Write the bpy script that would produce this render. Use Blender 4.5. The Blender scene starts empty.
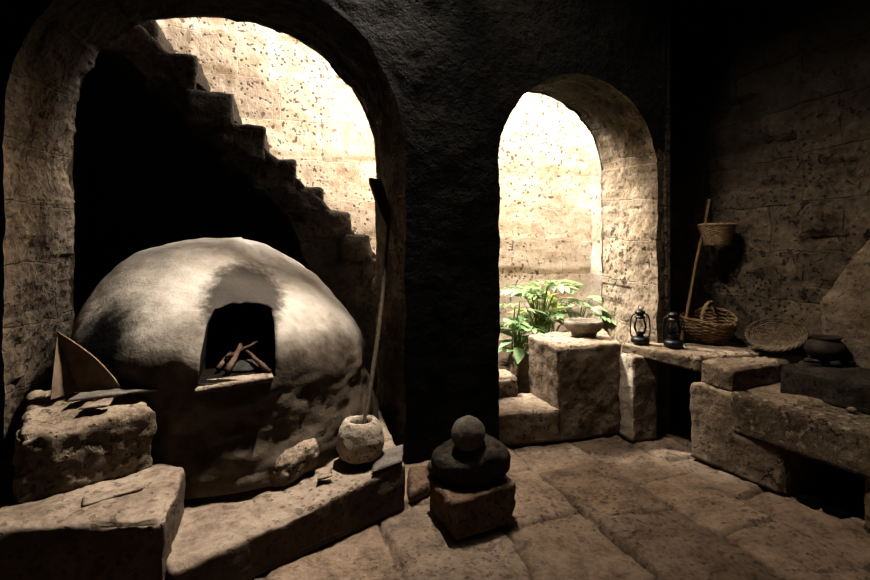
import bpy, bmesh, math, random
from mathutils import Vector, Matrix, noise
R = math.radians
random.seed(7)
scene = bpy.context.scene
COL = scene.collection

# ------------------------------------------------------------------ helpers
def fr(p, s=1.0, octv=4):
    return noise.fractal(Vector((p[0]*s, p[1]*s, p[2]*s)), 0.9, 2.1, octv)

def smooth(a, b, x):
    t = max(0.0, min(1.0, (x-a)/(b-a))); return t*t*(3-2*t)

def box_uv(bm):
    uv = bm.loops.layers.uv.verify()
    for f in bm.faces:
        n = f.normal
        ax = max(range(3), key=lambda i: abs(n[i]))
        for l in f.loops:
            c = l.vert.co
            l[uv].uv = ((c.y, c.z), (c.x, c.z), (c.x, c.y))[ax]

def obj(name, bm, mats, parent=None, shade=True, uv=True, loc=None):
    bm.normal_update()
    if uv: box_uv(bm)
    me = bpy.data.meshes.new(name)
    bm.to_mesh(me); bm.free()
    if not isinstance(mats, (list, tuple)): mats = [mats]
    for m in mats: me.materials.append(m)
    if shade:
        for p in me.polygons: p.use_smooth = True
    o = bpy.data.objects.new(name, me)
    COL.objects.link(o)
    if parent: o.parent = parent
    if loc is not None:
        L = Vector(loc)
        for v in me.vertices: v.co -= L
        o.location = L
    return o

def tag(o, label, cat, group=None):
    o['label'] = label; o['category'] = cat
    if group: o['group'] = group
    return o

def struct(o):
    o['kind'] = 'structure'; return o

def empty(name, loc, rot=(0, 0, 0)):
    o = bpy.data.objects.new(name, None)
    o.empty_display_size = .05
    o.location = loc; o.rotation_euler = rot
    COL.objects.link(o); return o

def rock_bm(foot, z0, z1, res=.025, r=.03, amp=.012, freq=6, seed=0, chip=.02, taper=0.0, bottom_round=False):
    """rough block over a four cornered footprint (counter-clockwise); z1 may be one height or four."""
    z1 = [z1]*4 if not isinstance(z1, (list, tuple)) else z1
    z0 = [z0]*4 if not isinstance(z0, (list, tuple)) else z0
    f = [Vector((p[0], p[1])) for p in foot]
    cen = sum(f, Vector((0, 0)))/4
    Lx = ((f[1]-f[0]).length+(f[2]-f[3]).length)/2
    Ly = ((f[3]-f[0]).length+(f[2]-f[1]).length)/2
    Lz = sum(z1)/4-sum(z0)/4
    nx, ny, nz = (max(2, int(L/res+.5)) for L in (Lx, Ly, Lz))
    r = min(r, Lx*.49, Ly*.49, Lz*.49)
    bm = bmesh.new(); d = {}
    so = Vector((seed*7.31, seed*3.17, seed*1.73))
    def V(i, j, k):
        key = (i, j, k)
        if key in d: return d[key]
        p = Vector((i/nx*Lx, j/ny*Ly, k/nz*Lz))
        c = Vector((min(max(p.x, r), Lx-r), min(max(p.y, r), Ly-r), min(max(p.z, r if bottom_round else 0), Lz-r)))
        dv = p-c
        if dv.length > r: p = c+dv.normalized()*r
        u, v, w = p.x/Lx, p.y/Ly, p.z/Lz
        xy = f[0]*(1-u)*(1-v)+f[1]*u*(1-v)+f[2]*u*v+f[3]*(1-u)*v
        if taper: xy = cen+(xy-cen)*(1-taper*(1-w))
        a = z0[0]*(1-u)*(1-v)+z0[1]*u*(1-v)+z0[2]*u*v+z0[3]*(1-u)*v
        b = z1[0]*(1-u)*(1-v)+z1[1]*u*(1-v)+z1[2]*u*v+z1[3]*(1-u)*v
        d[key] = bm.verts.new((xy.x, xy.y, a+(b-a)*w)); return d[key]
    def face(a, b, c, e):
        try: bm.faces.new((a, b, c, e))
        except ValueError: pass
    for i in range(nx):
        for j in range(ny):
            face(V(i, j, nz), V(i+1, j, nz), V(i+1, j+1, nz), V(i, j+1, nz))
            face(V(i, j+1, 0), V(i+1, j+1, 0), V(i+1, j, 0), V(i, j, 0))
    for k in range(nz):
        for i in range(nx):
            face(V(i, 0, k), V(i+1, 0, k), V(i+1, 0, k+1), V(i, 0, k+1))
            face(V(i+1, ny, k), V(i, ny, k), V(i, ny, k+1), V(i+1, ny, k+1))
        for j in range(ny):
            face(V(0, j+1, k), V(0, j, k), V(0, j, k+1), V(0, j+1, k+1))
            face(V(nx, j, k), V(nx, j+1, k), V(nx, j+1, k+1), V(nx, j, k+1))
    bm.normal_update()
    for (i, j, k), v in d.items():
        if k == 0 and not bottom_round: 
            continue
        p = v.co+so
        n = fr(p, freq)*amp + fr(p, freq*3.3, 3)*amp*.45
        edge = (i in (0, nx))+(j in (0, ny))+(k == nz)
        big = fr(p, 2.4, 2)
        if edge >= 1: n -= chip*max(0, big-.1)*(1.5 if edge > 1 else .5)
        pit = noise.noise(p*26)
        if pit > .45: n -= (pit-.45)*amp*1.3
        v.co += v.normal*max(n, -.022)
    return bm

def tube(bm, pts, rad, seg=8, cap=True, closed=False):
    n = len(pts); pts = [Vector(p) for p in pts]
    rads = rad if isinstance(rad, (list, tuple)) else [rad]*n
    rings = []; prev = None
    for i in range(n):
        if closed: t = pts[(i+1) % n]-pts[(i-1) % n]
        else: t = pts[min(i+1, n-1)]-pts[max(i-1, 0)]
        t.normalize()
        if prev is None:
            a = Vector((0, 0, 1)) if abs(t.z) < .9 else Vector((1, 0, 0))
            u = t.cross(a).normalized()
        else:
            u = prev-t*prev.dot(t); u.normalize()
        prev = u; w = t.cross(u)
        rings.append([bm.verts.new(pts[i]+(u*math.cos(q)+w*math.sin(q))*rads[i]) for q in [2*math.pi*k/seg for k in range(seg)]])
    for i in range(n if closed else n-1):
        A, B = rings[i], rings[(i+1) % n]
        for k in range(seg):
            bm.faces.new((A[k], A[(k+1) % seg], B[(k+1) % seg], B[k]))
    if cap and not closed:
        bm.faces.new(rings[0][::-1]); bm.faces.new(rings[-1])
    return bm

def lathe(bm, prof, seg=32, c=(0, 0, 0), closed=False):
    rings = []
    for r, z in prof:
        if r < 1e-6: rings.append([bm.verts.new((c[0], c[1], c[2]+z))])
        else: rings.append([bm.verts.new((c[0]+r*math.cos(2*math.pi*k/seg), c[1]+r*math.sin(2*math.pi*k/seg), c[2]+z)) for k in range(seg)])
    for a, b in zip(rings, rings[1:]):
        for k in range(seg):
            k2 = (k+1) % seg
            if len(a) == 1 and len(b) == 1: continue
            if len(a) == 1: bm.faces.new((a[0], b[k2], b[k]))
            elif len(b) == 1: bm.faces.new((a[k], a[k2], b[0]))
            else: bm.faces.new((a[k], a[k2], b[k2], b[k]))
    return bm

def jitter(bm, amp, freq, seed=0):
    bm.normal_update(); so = Vector((seed*3.3, seed*5.1, seed))
    for v in bm.verts:
        v.co += v.normal*(fr(v.co+so, freq)*amp+fr(v.co+so, freq*3, 2)*amp*.4)
    return bm

def blob_bm(rx, ry, rz, sub=5, amp=.01, freq=8, seed=0, flat=.0, power=2.0):
    bm = bmesh.new()
    bmesh.ops.create_icosphere(bm, subdivisions=sub, radius=1)
    for v in bm.verts:
        c = v.co
        if power != 2.0:
            k = (abs(c.x)**power+abs(c.y)**power+abs(c.z)**power)**(-1/power)
            c = c*k
        z = c.z
        if flat and z < -flat: z = -flat-(z+flat)*-.05
        v.co = Vector((c.x*rx, c.y*ry, z*rz))
    jitter(bm, amp, freq, seed)
    return bm

# ------------------------------------------------------------------ materials
def mat(name):
    m = bpy.data.materials.new(name); m.use_nodes = True
    nt = m.node_tree; nt.nodes.clear()
    out = nt.nodes.new('ShaderNodeOutputMaterial')
    b = nt.nodes.new('ShaderNodeBsdfPrincipled')
    nt.links.new(b.outputs[0], out.inputs[0])
    b.inputs['Specular IOR Level'].default_value = .12
    return m, nt, b

def ramp(nt, stops):
    r = nt.nodes.new('ShaderNodeValToRGB'); e = r.color_ramp.elements
    e[0].position, e[0].color = stops[0][0], tuple(stops[0][1])+(1,)
    e[1].position, e[1].color = stops[-1][0], tuple(stops[-1][1])+(1,)
    for p, c in stops[1:-1]:
        x = e.new(p); x.color = tuple(c)+(1,)
    return r

def nz(nt, vec, scale, detail=6, rough=.6):
    n = nt.nodes.new('ShaderNodeTexNoise'); n.inputs['Scale'].default_value = scale
    n.inputs['Detail'].default_value = detail; n.inputs['Roughness'].default_value = rough
    nt.links.new(vec, n.inputs['Vector']); return n

def math_(nt, op, a, b=None, clamp=False):
    n = nt.nodes.new('ShaderNodeMath'); n.operation = op; n.use_clamp = clamp
    for i, x in enumerate((a, b)):
        if x is None: continue
        if isinstance(x, (int, float)): n.inputs[i].default_value = x
        else: nt.links.new(x, n.inputs[i])
    return n.outputs[0]

def mixc(nt, fac, a, b, mode='MIX'):
    n = nt.nodes.new('ShaderNodeMix'); n.data_type = 'RGBA'; n.blend_type = mode
    for sock, x in ((n.inputs['Factor'], fac), (n.inputs['A'], a), (n.inputs['B'], b)):
        if isinstance(x, (int, float)): sock.default_value = x
        elif isinstance(x, tuple): sock.default_value = x+(1,)
        else: nt.links.new(x, sock)
    return n.outputs['Result']

def mrange(nt, x, a, b, lo=0., hi=1.):
    n = nt.nodes.new('ShaderNodeMapRange'); n.interpolation_type = 'SMOOTHSTEP'
    nt.links.new(x, n.inputs[0])
    for i, v in enumerate((a, b, lo, hi)): n.inputs[i+1].default_value = v
    return n.outputs[0]

def stone(name, dark, mid, light, scale=3., pits=30., pit_amt=.8, brick=None, bump=.6, dist=.02, rough=.92,
          joint=(.05, .04, .03), joint_w=.012, side_shade=0., soot=None, patch=None, tint=None):
    m, nt, b = mat(name)
    tc = nt.nodes.new('ShaderNodeTexCoord'); ob = tc.outputs['Object']
    n1 = nz(nt, ob, scale, 8, .62); n2 = nz(nt, ob, scale*9, 6, .65); n3 = nz(nt, ob, scale*.45, 3, .5)
    v = math_(nt, 'ADD', math_(nt, 'MULTIPLY', n1.outputs[0], .6), math_(nt, 'MULTIPLY', n2.outputs[0], .4))
    cr = ramp(nt, [(.36, dark), (.5, mid), (.64, light)]); nt.links.new(v, cr.inputs[0])
    c = cr.outputs[0]
    # pits
    vo = nt.nodes.new('ShaderNodeTexVoronoi'); vo.inputs['Scale'].default_value = pits
    warp = nt.nodes.new('ShaderNodeVectorMath'); warp.operation = 'MULTIPLY_ADD'
    nt.links.new(n2.outputs['Color'], warp.inputs[0]); warp.inputs[1].default_value = (.03, .03, .03); nt.links.new(ob, warp.inputs[2])
    nt.links.new(warp.outputs[0], vo.inputs['Vector'])
    sel = mrange(nt, n3.outputs[0], .38, .62, .12, .42)
    pit = math_(nt, 'SUBTRACT', 1., math_(nt, 'DIVIDE', vo.outputs['Distance'], sel), True)
    hole = mrange(nt, pit, .25, .6)
    np1 = nz(nt, ob, pits*.85, 3, .5)
    ir = math_(nt, 'MULTIPLY', mrange(nt, np1.outputs[0], .60, .655), mrange(nt, n3.outputs[0], .30, .60, .25, 1.))
    hole = math_(nt, 'MAXIMUM', math_(nt, 'MULTIPLY', hole, mrange(nt, n1.outputs[0], .40, .52)), ir)
    c = mixc(nt, math_(nt, 'MULTIPLY', hole, pit_amt*.85), c, tuple(x*.2 for x in dark))
    h = math_(nt, 'ADD', math_(nt, 'MULTIPLY', n1.outputs[0], .9), math_(nt, 'MULTIPLY', n2.outputs[0], .5))
    h = math_(nt, 'SUBTRACT', h, math_(nt, 'MULTIPLY', hole, pit_amt*.55))
    if brick:
        br = nt.nodes.new('ShaderNodeTexBrick')
        wv = nt.nodes.new('ShaderNodeVectorMath'); wv.operation = 'MULTIPLY_ADD'
        nw = nz(nt, tc.outputs['UV'], 4, 3, .5)
        nt.links.new(nw.outputs['Color'], wv.inputs[0]); wv.inputs[1].default_value = (.10, .10, 0); nt.links.new(tc.outputs['UV'], wv.inputs[2])
        nt.links.new(wv.outputs[0], br.inputs['Vector'])
        br.inputs['Scale'].default_value = 1; br.inputs['Brick Width'].default_value = brick[0]; br.inputs['Row Height'].default_value = brick[1]
        br.inputs['Mortar Size'].default_value = joint_w; br.inputs['Mortar Smooth'].default_value = .6
        br.inputs['Color1'].default_value = (.72, .7, .68, 1); br.inputs['Color2'].default_value = (1.12, 1.1, 1.05, 1); br.inputs['Mortar'].default_value = (1, 1, 1, 1)
        c = mixc(nt, 1., c, br.outputs['Color'], 'MULTIPLY')
        c = mixc(nt, math_(nt, 'MULTIPLY', br.outputs['Fac'], .35), c, joint)
        h = math_(nt, 'SUBTRACT', h, math_(nt, 'MULTIPLY', br.outputs['Fac'], .35))
    if patch:  # a large second colour in blotches
        np_ = nz(nt, ob, patch[1], 4, .6)
        c = mixc(nt, mrange(nt, np_.outputs[0], patch[2], patch[3]), c, patch[0])
    if tint:
        a = nt.nodes.new('ShaderNodeAttribute'); a.attribute_name = tint
        c = mixc(nt, 1., c, a.outputs['Color'], 'MULTIPLY')
    if soot:   # (colour, z low, z high, invert)
        sp = nt.nodes.new('ShaderNodeSeparateXYZ'); g = nt.nodes.new('ShaderNodeNewGeometry'); nt.links.new(g.outputs['Position'], sp.inputs[0])
        zz = math_(nt, 'ADD', sp.outputs['Z'], math_(nt, 'MULTIPLY', math_(nt, 'SUBTRACT', n1.outputs[0], .5), soot[3]))
        c = mixc(nt, mrange(nt, zz, soot[1], soot[2]), c, soot[0])
    if side_shade:  # shade put into the colour of standing faces, level tops left pale
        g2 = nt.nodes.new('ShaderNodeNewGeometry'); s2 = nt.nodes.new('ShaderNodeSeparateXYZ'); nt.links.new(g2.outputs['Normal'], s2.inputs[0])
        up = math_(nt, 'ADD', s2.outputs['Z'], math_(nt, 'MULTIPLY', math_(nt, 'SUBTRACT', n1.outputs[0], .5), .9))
        c = mixc(nt, math_(nt, 'MULTIPLY', mrange(nt, up, .75, .15), side_shade), c, (.035, .026, .018))
    nt.links.new(c, b.inputs['Base Color']); b.inputs['Roughness'].default_value = rough
    bp = nt.nodes.new('ShaderNodeBump'); bp.inputs['Strength'].default_value = bump; bp.inputs['Distance'].default_value = dist
    nt.links.new(h, bp.inputs['Height']); nt.links.new(bp.outputs[0], b.inputs['Normal'])
    return m

def plain(name, c1, c2, scale=20, rough=.7, metal=0, bump=.3, dist=.004, stretch=None, spec=.2):
    m, nt, b = mat(name)
    tc = nt.nodes.new('ShaderNodeTexCoord'); vec = tc.outputs['Object']
    if stretch:
        mp = nt.nodes.new('ShaderNodeMapping'); mp.inputs['Scale'].default_value = stretch
        nt.links.new(vec, mp.inputs[0]); vec = mp.outputs[0]
    n = nz(nt, vec, scale, 6, .6)
    cr = ramp(nt, [(.35, c1), (.65, c2)]); nt.links.new(n.outputs[0], cr.inputs[0])
    nt.links.new(cr.outputs[0], b.inputs['Base Color'])
    b.inputs['Roughness'].default_value = rough; b.inputs['Metallic'].default_value = metal
    b.inputs['Specular IOR Level'].default_value = spec
    bp = nt.nodes.new('ShaderNodeBump'); bp.inputs['Strength'].default_value = bump; bp.inputs['Distance'].default_value = dist
    nt.links.new(n.outputs[0], bp.inputs['Height']); nt.links.new(bp.outputs[0], b.inputs['Normal'])
    return m

M = {}
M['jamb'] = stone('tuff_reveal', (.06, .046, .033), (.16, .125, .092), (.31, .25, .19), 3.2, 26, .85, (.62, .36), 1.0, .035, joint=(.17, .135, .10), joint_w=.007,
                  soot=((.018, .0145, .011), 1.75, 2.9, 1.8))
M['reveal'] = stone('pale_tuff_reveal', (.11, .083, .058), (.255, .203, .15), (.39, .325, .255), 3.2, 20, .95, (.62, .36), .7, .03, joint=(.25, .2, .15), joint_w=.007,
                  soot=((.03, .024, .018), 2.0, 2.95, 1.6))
M['lit_edge'] = stone('lit_plaster_edge', (.26, .21, .16), (.44, .37, .29), (.55, .47, .38), 4., 26, .5, None, .8, .02)
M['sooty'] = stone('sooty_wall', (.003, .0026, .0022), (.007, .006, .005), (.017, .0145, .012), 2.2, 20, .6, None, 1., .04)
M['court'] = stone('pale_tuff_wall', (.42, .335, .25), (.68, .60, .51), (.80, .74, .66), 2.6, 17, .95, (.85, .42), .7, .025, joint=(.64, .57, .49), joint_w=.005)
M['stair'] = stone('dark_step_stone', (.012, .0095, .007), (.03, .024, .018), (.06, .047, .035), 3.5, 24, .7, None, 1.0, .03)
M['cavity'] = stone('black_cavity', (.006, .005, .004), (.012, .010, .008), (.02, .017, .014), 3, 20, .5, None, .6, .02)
M['right'] = stone('rough_wall', (.05, .039, .028), (.135, .105, .076), (.25, .20, .15), 2.6, 22, .85, (.55, .38), 1.0, .04,
                   joint=(.10, .08, .06), joint_w=.008, soot=((.03, .024, .018), 1.6, 2.9, 2.4))
M['floor'] = stone('flagstone', (.11, .079, .056), (.245, .180, .132), (.35, .268, .20), 4.2, 24, .5, None, 1.0, .03, tint='tint')
M['ledge'] = stone('worn_ledge', (.15, .112, .082), (.305, .237, .18), (.42, .338, .265), 3.0, 24, .55, None, .8, .02, side_shade=0.75)
M['block'] = stone('rough_block', (.16, .12, .085), (.34, .265, .195), (.47, .38, .29), 4.0, 24, .75, None, 1.0, .03, side_shade=0.6)
M['counter'] = stone('counter_stone', (.13, .095, .065), (.27, .205, .145), (.38, .30, .215), 3.6, 26, .85, None, 1.0, .03, side_shade=0.4)
M['parapet'] = stone('parapet_stone', (.15, .11, .075), (.28, .215, .155), (.40, .32, .24), 3.0, 22, .7, None, .9, .03, side_shade=.4)
M['whitewash'] = stone('flaking_whitewash', (.06, .045, .03), (.14, .105, .07), (.22, .17, .12), 4., 26, .8, None, 1., .03, patch=((.32, .265, .20), 24., .55, .63), side_shade=.3)
M['basalt'] = stone('dark_basalt', (.02, .016, .0125), (.046, .037, .029), (.085, .069, .055), 6, 36, .7, None, 1., .02)
M['river'] = stone('round_cobble', (.07, .058, .046), (.13, .11, .09), (.20, .17, .14), 8, 45, .4, None, .5, .008)
M['redblock'] = stone('red_brown_stone', (.09, .055, .035), (.17, .115, .08), (.25, .18, .13), 5, 30, .8, None, 1.0, .025)
M['mortar'] = stone('porous_mortar_stone', (.26, .20, .15), (.44, .37, .29), (.56, .48, .39), 8, 42, .95, None, .9, .012)
M['slate'] = stone('blue_grey_slate', (.10, .085, .07), (.17, .148, .125), (.25, .22, .19), 7, 50, .3, None, .4, .006)
M['bowl'] = stone('carved_bowl_stone', (.10, .08, .062), (.20, .165, .13), (.30, .255, .21), 9, 45, .6, None, .7, .008)
M['soil'] = stone('dark_soil', (.03, .022, .015), (.07, .05, .035), (.12, .09, .06), 12, 60, .4, None, 1, .02)
M['hide'] = plain('stiff_hide', (.16, .11, .075), (.30, .22, .155), 9, .85, 0, .5, .01)
M['wood'] = plain('grey_wood', (.05, .036, .025), (.12, .09, .064), 14, .8, 0, .5, .004, (6, 6, .8))
M['cane'] = plain('yellow_cane', (.36, .22, .10), (.58, .38, .19), 10, .6, 0, .3, .003, (5, 5, 1))
M['wicker'] = plain('brown_wicker', (.12, .077, .042), (.32, .215, .12), 22, .7, 0, .4, .003)
M['wicker2'] = plain('grey_brown_wicker', (.075, .052, .034), (.18, .132, .088), 22, .75, 0, .4, .003)
M['wicker3'] = plain('tan_wicker', (.24, .16, .085), (.44, .31, .18), 22, .7, 0, .4, .003)
M['metal'] = plain('black_lantern_metal', (.008, .008, .008), (.022, .021, .02), 12, .38, .4, .1, .001, None, .5)
M['pot'] = plain('burnt_clay', (.022, .017, .013), (.055, .042, .032), 12, .75, 0, .3, .004)
M['stick'] = plain('dry_firewood', (.05, .028, .018), (.13, .082, .055), 18, .85, 0, .6, .005)
M['ash'] = plain('grey_ash', (.02, .018, .016), (.05, .046, .042), 18, .95, 0, .7, .01)

def dome_material():
    m, nt, b = mat('clay_plaster')
    tc = nt.nodes.new('ShaderNodeTexCoord'); ob = tc.outputs['Object']
    g = nt.nodes.new('ShaderNodeNewGeometry'); pos = g.outputs['Position']
    n1 = nz(nt, ob, 2.4, 7, .6); n2 = nz(nt, ob, 16, 6, .65); n3 = nz(nt, ob, 60, 4, .6)
    v = math_(nt, 'ADD', math_(nt, 'MULTIPLY', n1.outputs[0], .65), math_(nt, 'MULTIPLY', n2.outputs[0], .35))
    cr = ramp(nt, [(.36, (.27, .232, .19)), (.5, (.39, .342, .288)), (.62, (.48, .43, .37))]); nt.links.new(v, cr.inputs[0])
    c = cr.outputs[0]
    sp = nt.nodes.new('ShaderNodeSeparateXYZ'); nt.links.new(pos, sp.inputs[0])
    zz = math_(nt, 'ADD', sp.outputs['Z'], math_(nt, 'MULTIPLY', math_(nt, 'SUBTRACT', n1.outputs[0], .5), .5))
    low = mrange(nt, zz, 1.12, .78)  # brown masonry base, carried higher to colour in the dome's light falloff
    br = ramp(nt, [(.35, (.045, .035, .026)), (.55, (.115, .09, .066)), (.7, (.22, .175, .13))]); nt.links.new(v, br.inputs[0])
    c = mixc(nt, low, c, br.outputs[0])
    def blot(p, s, r0, r1, amt, c, col=(.03, .025, .021), w=.14):
        d = nt.nodes.new('ShaderNodeVectorMath'); d.operation = 'SUBTRACT'; nt.links.new(pos, d.inputs[0]); d.inputs[1].default_value = p
        e = nt.nodes.new('ShaderNodeVectorMath'); e.operation = 'MULTIPLY'; nt.links.new(d.outputs[0], e.inputs[0]); e.inputs[1].default_value = s
        l = nt.nodes.new('ShaderNodeVectorMath'); l.operation = 'LENGTH'; nt.links.new(e.outputs[0], l.inputs[0])
        q = math_(nt, 'ADD', l.outputs['Value'], math_(nt, 'MULTIPLY', math_(nt, 'SUBTRACT', n2.outputs[0], .5), w))
        return mixc(nt, math_(nt, 'MULTIPLY', mrange(nt, q, r0, r1, 1., 0.), amt), c, col)
    c = blot((-.23, 3.08, 1.20), (1.0, .35, .85), .17, .28, .92, c)     # soot licked up above the mouth
    c = blot((-.92, 3.06, .93), (1.1, .6, .65), .10, .27, .985, c, (.004, .0035, .003))        # near-black patch standing in for the side hole
    nt.links.new(c, b.inputs['Base Color']); b.inputs['Roughness'].default_value = .85
    h = math_(nt, 'ADD', math_(nt, 'MULTIPLY', n1.outputs[0], .8), math_(nt, 'ADD', math_(nt, 'MULTIPLY', n2.outputs[0], .35), math_(nt, 'MULTIPLY', n3.outputs[0], .12)))
    bp = nt.nodes.new('ShaderNodeBump'); bp.inputs['Strength'].default_value = .7; bp.inputs['Distance'].default_value = .03
    nt.links.new(h, bp.inputs['Height']); nt.links.new(bp.outputs[0], b.inputs['Normal'])
    return m
M['dome'] = dome_material()

def leaf_material(name, c1, c2):
    m, nt, b = mat(name)
    tc = nt.nodes.new('ShaderNodeTexCoord'); n = nz(nt, tc.outputs['Object'], 9, 4)
    cr = ramp(nt, [(.35, c1), (.65, c2)]); nt.links.new(n.outputs[0], cr.inputs[0])
    nt.links.new(cr.outputs[0], b.inputs['Base Color']); b.inputs['Roughness'].default_value = .4
    b.inputs['Specular IOR Level'].default_value = .4
    tr = nt.nodes.new('ShaderNodeBsdfTranslucent'); nt.links.new(cr.outputs[0], tr.inputs[0])
    mx = nt.nodes.new('ShaderNodeMixShader'); mx.inputs[0].default_value = .3
    nt.links.new(b.outputs[0], mx.inputs[1]); nt.links.new(tr.outputs[0], mx.inputs[2])
    nt.links.new(mx.outputs[0], [x for x in nt.nodes if x.type == 'OUTPUT_MATERIAL'][0].inputs[0])
    return m
M['leaf'] = leaf_material('fresh_green_leaf', (.10, .18, .055), (.29, .38, .19))
M['leaf2'] = leaf_material('grey_green_leaf', (.15, .27, .11), (.36, .48, .26))
M['leaf3'] = leaf_material('yellow_green_leaf', (.24, .34, .07), (.50, .52, .18))
M['stem'] = plain('green_stem', (.09, .15, .03), (.18, .26, .07), 12, .6)

def glass_material():
    m, nt, b = mat('lantern_glass'); nt.nodes.remove(b)
    t = nt.nodes.new('ShaderNodeBsdfTransparent'); t.inputs[0].default_value = (.97, .97, .96, 1)
    g = nt.nodes.new('ShaderNodeBsdfGlossy'); g.inputs['Roughness'].default_value = .05
    f = nt.nodes.new('ShaderNodeFresnel'); f.inputs[0].default_value = 1.45
    mx = nt.nodes.new('ShaderNodeMixShader')
    nt.links.new(f.outputs[0], mx.inputs[0]); nt.links.new(t.outputs[0], mx.inputs[1]); nt.links.new(g.outputs[0], mx.inputs[2])
    nt.links.new(mx.outputs[0], [x for x in nt.nodes if x.type == 'OUTPUT_MATERIAL'][0].inputs[0])
    return m
M['glass'] = glass_material()

# ------------------------------------------------------------------ the setting
YF, YB, ZT = 3.25, 4.10, 4.5

def arch_curve(xl, xr, zs, y, n=130, nlow=84, nl=2.0, z0=0.0):
    """bottom left, up, over and down to bottom right"""
    c, r = (xl+xr)/2, (xr-xl)/2
    pts = [(xl, z0+(zs-z0)*i/nlow) for i in range(nlow)]
    for i in range(n+1):
        a = math.pi*(1-i/n); co, si = math.cos(a), math.sin(a)
        e = nl if co < 0 else 2.0
        pts.append((c+math.copysign(abs(co)**(2/e), co)*r, zs+abs(si)**(2/e)*r))
    pts += [(xr, z0+(zs-z0)*(nlow-1-i)/nlow) for i in range(nlow)]
    out = []
    for x, z in pts:
        p = Vector((x, y, z))
        out.append(Vector((x+.014*fr(p, 5), y, max(0, z+(.014*fr(p+Vector((9, 9, 9)), 5) if z > .02 else 0)))))
    return out

F1 = arch_curve(-1.485, .79, 2.15, YF, nl=2.2); B1 = arch_curve(-1.46, .74, 2.20, YB, nl=2.6)
F2 = arch_curve(1.498, 2.915, 2.14, YF);        B2 = arch_curve(1.50, 3.0, 2.23, YB)

from mathutils.geometry import delaunay_2d_cdt
def poly_face(bm, pts, mi, step=.06, amp=.013):
    """fills a wall outline (x, z) with a fine net of triangles whose inner points are roughened"""
    y = pts[0].y; n = len(pts)
    o2 = [Vector((p.x, p.z)) for p in pts]
    def inside(p):
        c = False; j = n-1
        for i in range(n):
            a, b = o2[i], o2[j]
            if (a.y > p.y) != (b.y > p.y) and p.x < (b.x-a.x)*(p.y-a.y)/(b.y-a.y)+a.x: c = not c
            j = i
        return c
    x0, x1 = min(p.x for p in o2), max(p.x for p in o2); z1 = max(p.y for p in o2)
    inner = []
    for i in range(1, int((x1-x0)/step)):
        for k in range(1, int(z1/step)):
            p = Vector((x0+i*step+.01*math.sin(k*7+i), k*step+.01*math.cos(i*5+k)))
            if inside(p) and min((p-q).length_squared for q in o2) > (step*.7)**2: inner.append(p)
    vs, es, fs, *_ = delaunay_2d_cdt(o2+inner, [(i, (i+1) % n) for i in range(n)], [], 1, 1e-5)
    lim = n
    bv = []
    for i, p in enumerate(vs):
        q = Vector((p.x, y, p.y))
        d = 0 if i < n else fr(q, 2.5, 4)*amp+fr(q, 9, 2)*amp*.4
        bv.append(bm.verts.new(q+Vector((0, d, 0))))
    for f in fs:
        c = sum((vs[k] for k in f), Vector((0, 0)))/len(f)
        if not inside(c): continue
        try: bm.faces.new([bv[k] for k in f]).material_index = 3 if (mi == 0 and c.x > 2.9 and c.y < 2.3) else mi
        except ValueError: pass

def reveal(bm, F, B, mi, seed, ny=40, amp=.026, fine=.3):
    uvl = bm.loops.layers.uv.verify()
    n = len(F); L = [0]
    for a, b in zip(F, F[1:]): L.append(L[-1]+(b-a).length)
    grid = []
    for j in range(ny+1):
        t = j/ny; row = []
        for i in range(n):
            p = F[i].lerp(B[i], t)
            tan = (F[min(i+1, n-1)]-F[max(i-1, 0)]).normalized()
            nrm = Vector((tan.z, 0, -tan.x))          # towards the opening
            w = smooth(0, .05, t)
            q = p+Vector((seed, 0, 0))
            d = fr(q, 2.2, 3)*amp*1.2+fr(q, 8, 4)*amp*.8+fr(q, 19, 2)*amp*fine
            # stone courses: each ring of blocks stands a little proud or back
            k1 = int(L[i]/.36); k2 = int((t*.85+(.21 if k1 % 2 else 0))/.42)
            d += (noise.cell(Vector((k1*1.7+seed, k2*2.3, 4.5)))-.5)*.014
            row.append(bm.verts.new(p+nrm*d*w))
        grid.append(row)
    for j in range(ny):
        for i in range(n-1):
            f = bm.faces.new((grid[j][i], grid[j+1][i], grid[j+1][i+1], grid[j][i+1])); f.material_index = mi
            for l, (a, b) in zip(f.loops, ((i, j), (i, j+1), (i+1, j+1), (i+1, j))):
                l[uvl].uv = (b/ny*.85, L[a])

def arch_wall():
    bm = bmesh.new()
    poly_face(bm, [Vector((-2.6, YF, 0))]+F1+F2+[Vector((3.046, YF, 0)), Vector((3.046, YF, ZT)), Vector((-2.6, YF, ZT))], 0)
    poly_face(bm, [Vector((-1.75, YB, 0))]+B1+B2+[Vector((3.85, YB, 0)), Vector((3.85, YB, 6)), Vector((-1.75, YB, 6))], 2)
    for a, b in (((3.046, YF), (3.046, 3.6)), ((3.046, 3.6), (3.85, 3.6))):
        vs = [bm.verts.new((a[0], a[1], 0)), bm.verts.new((b[0], b[1], 0)), bm.verts.new((b[0], b[1], ZT)), bm.verts.new((a[0], a[1], ZT))]
        f = bm.faces.new(vs); f.material_index = 3
    bm.normal_update(); box_uv(bm)
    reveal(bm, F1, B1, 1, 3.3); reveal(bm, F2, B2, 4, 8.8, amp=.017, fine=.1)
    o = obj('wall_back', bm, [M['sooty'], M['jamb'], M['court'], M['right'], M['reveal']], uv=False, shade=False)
    return struct(o)
arch_wall()

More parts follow.
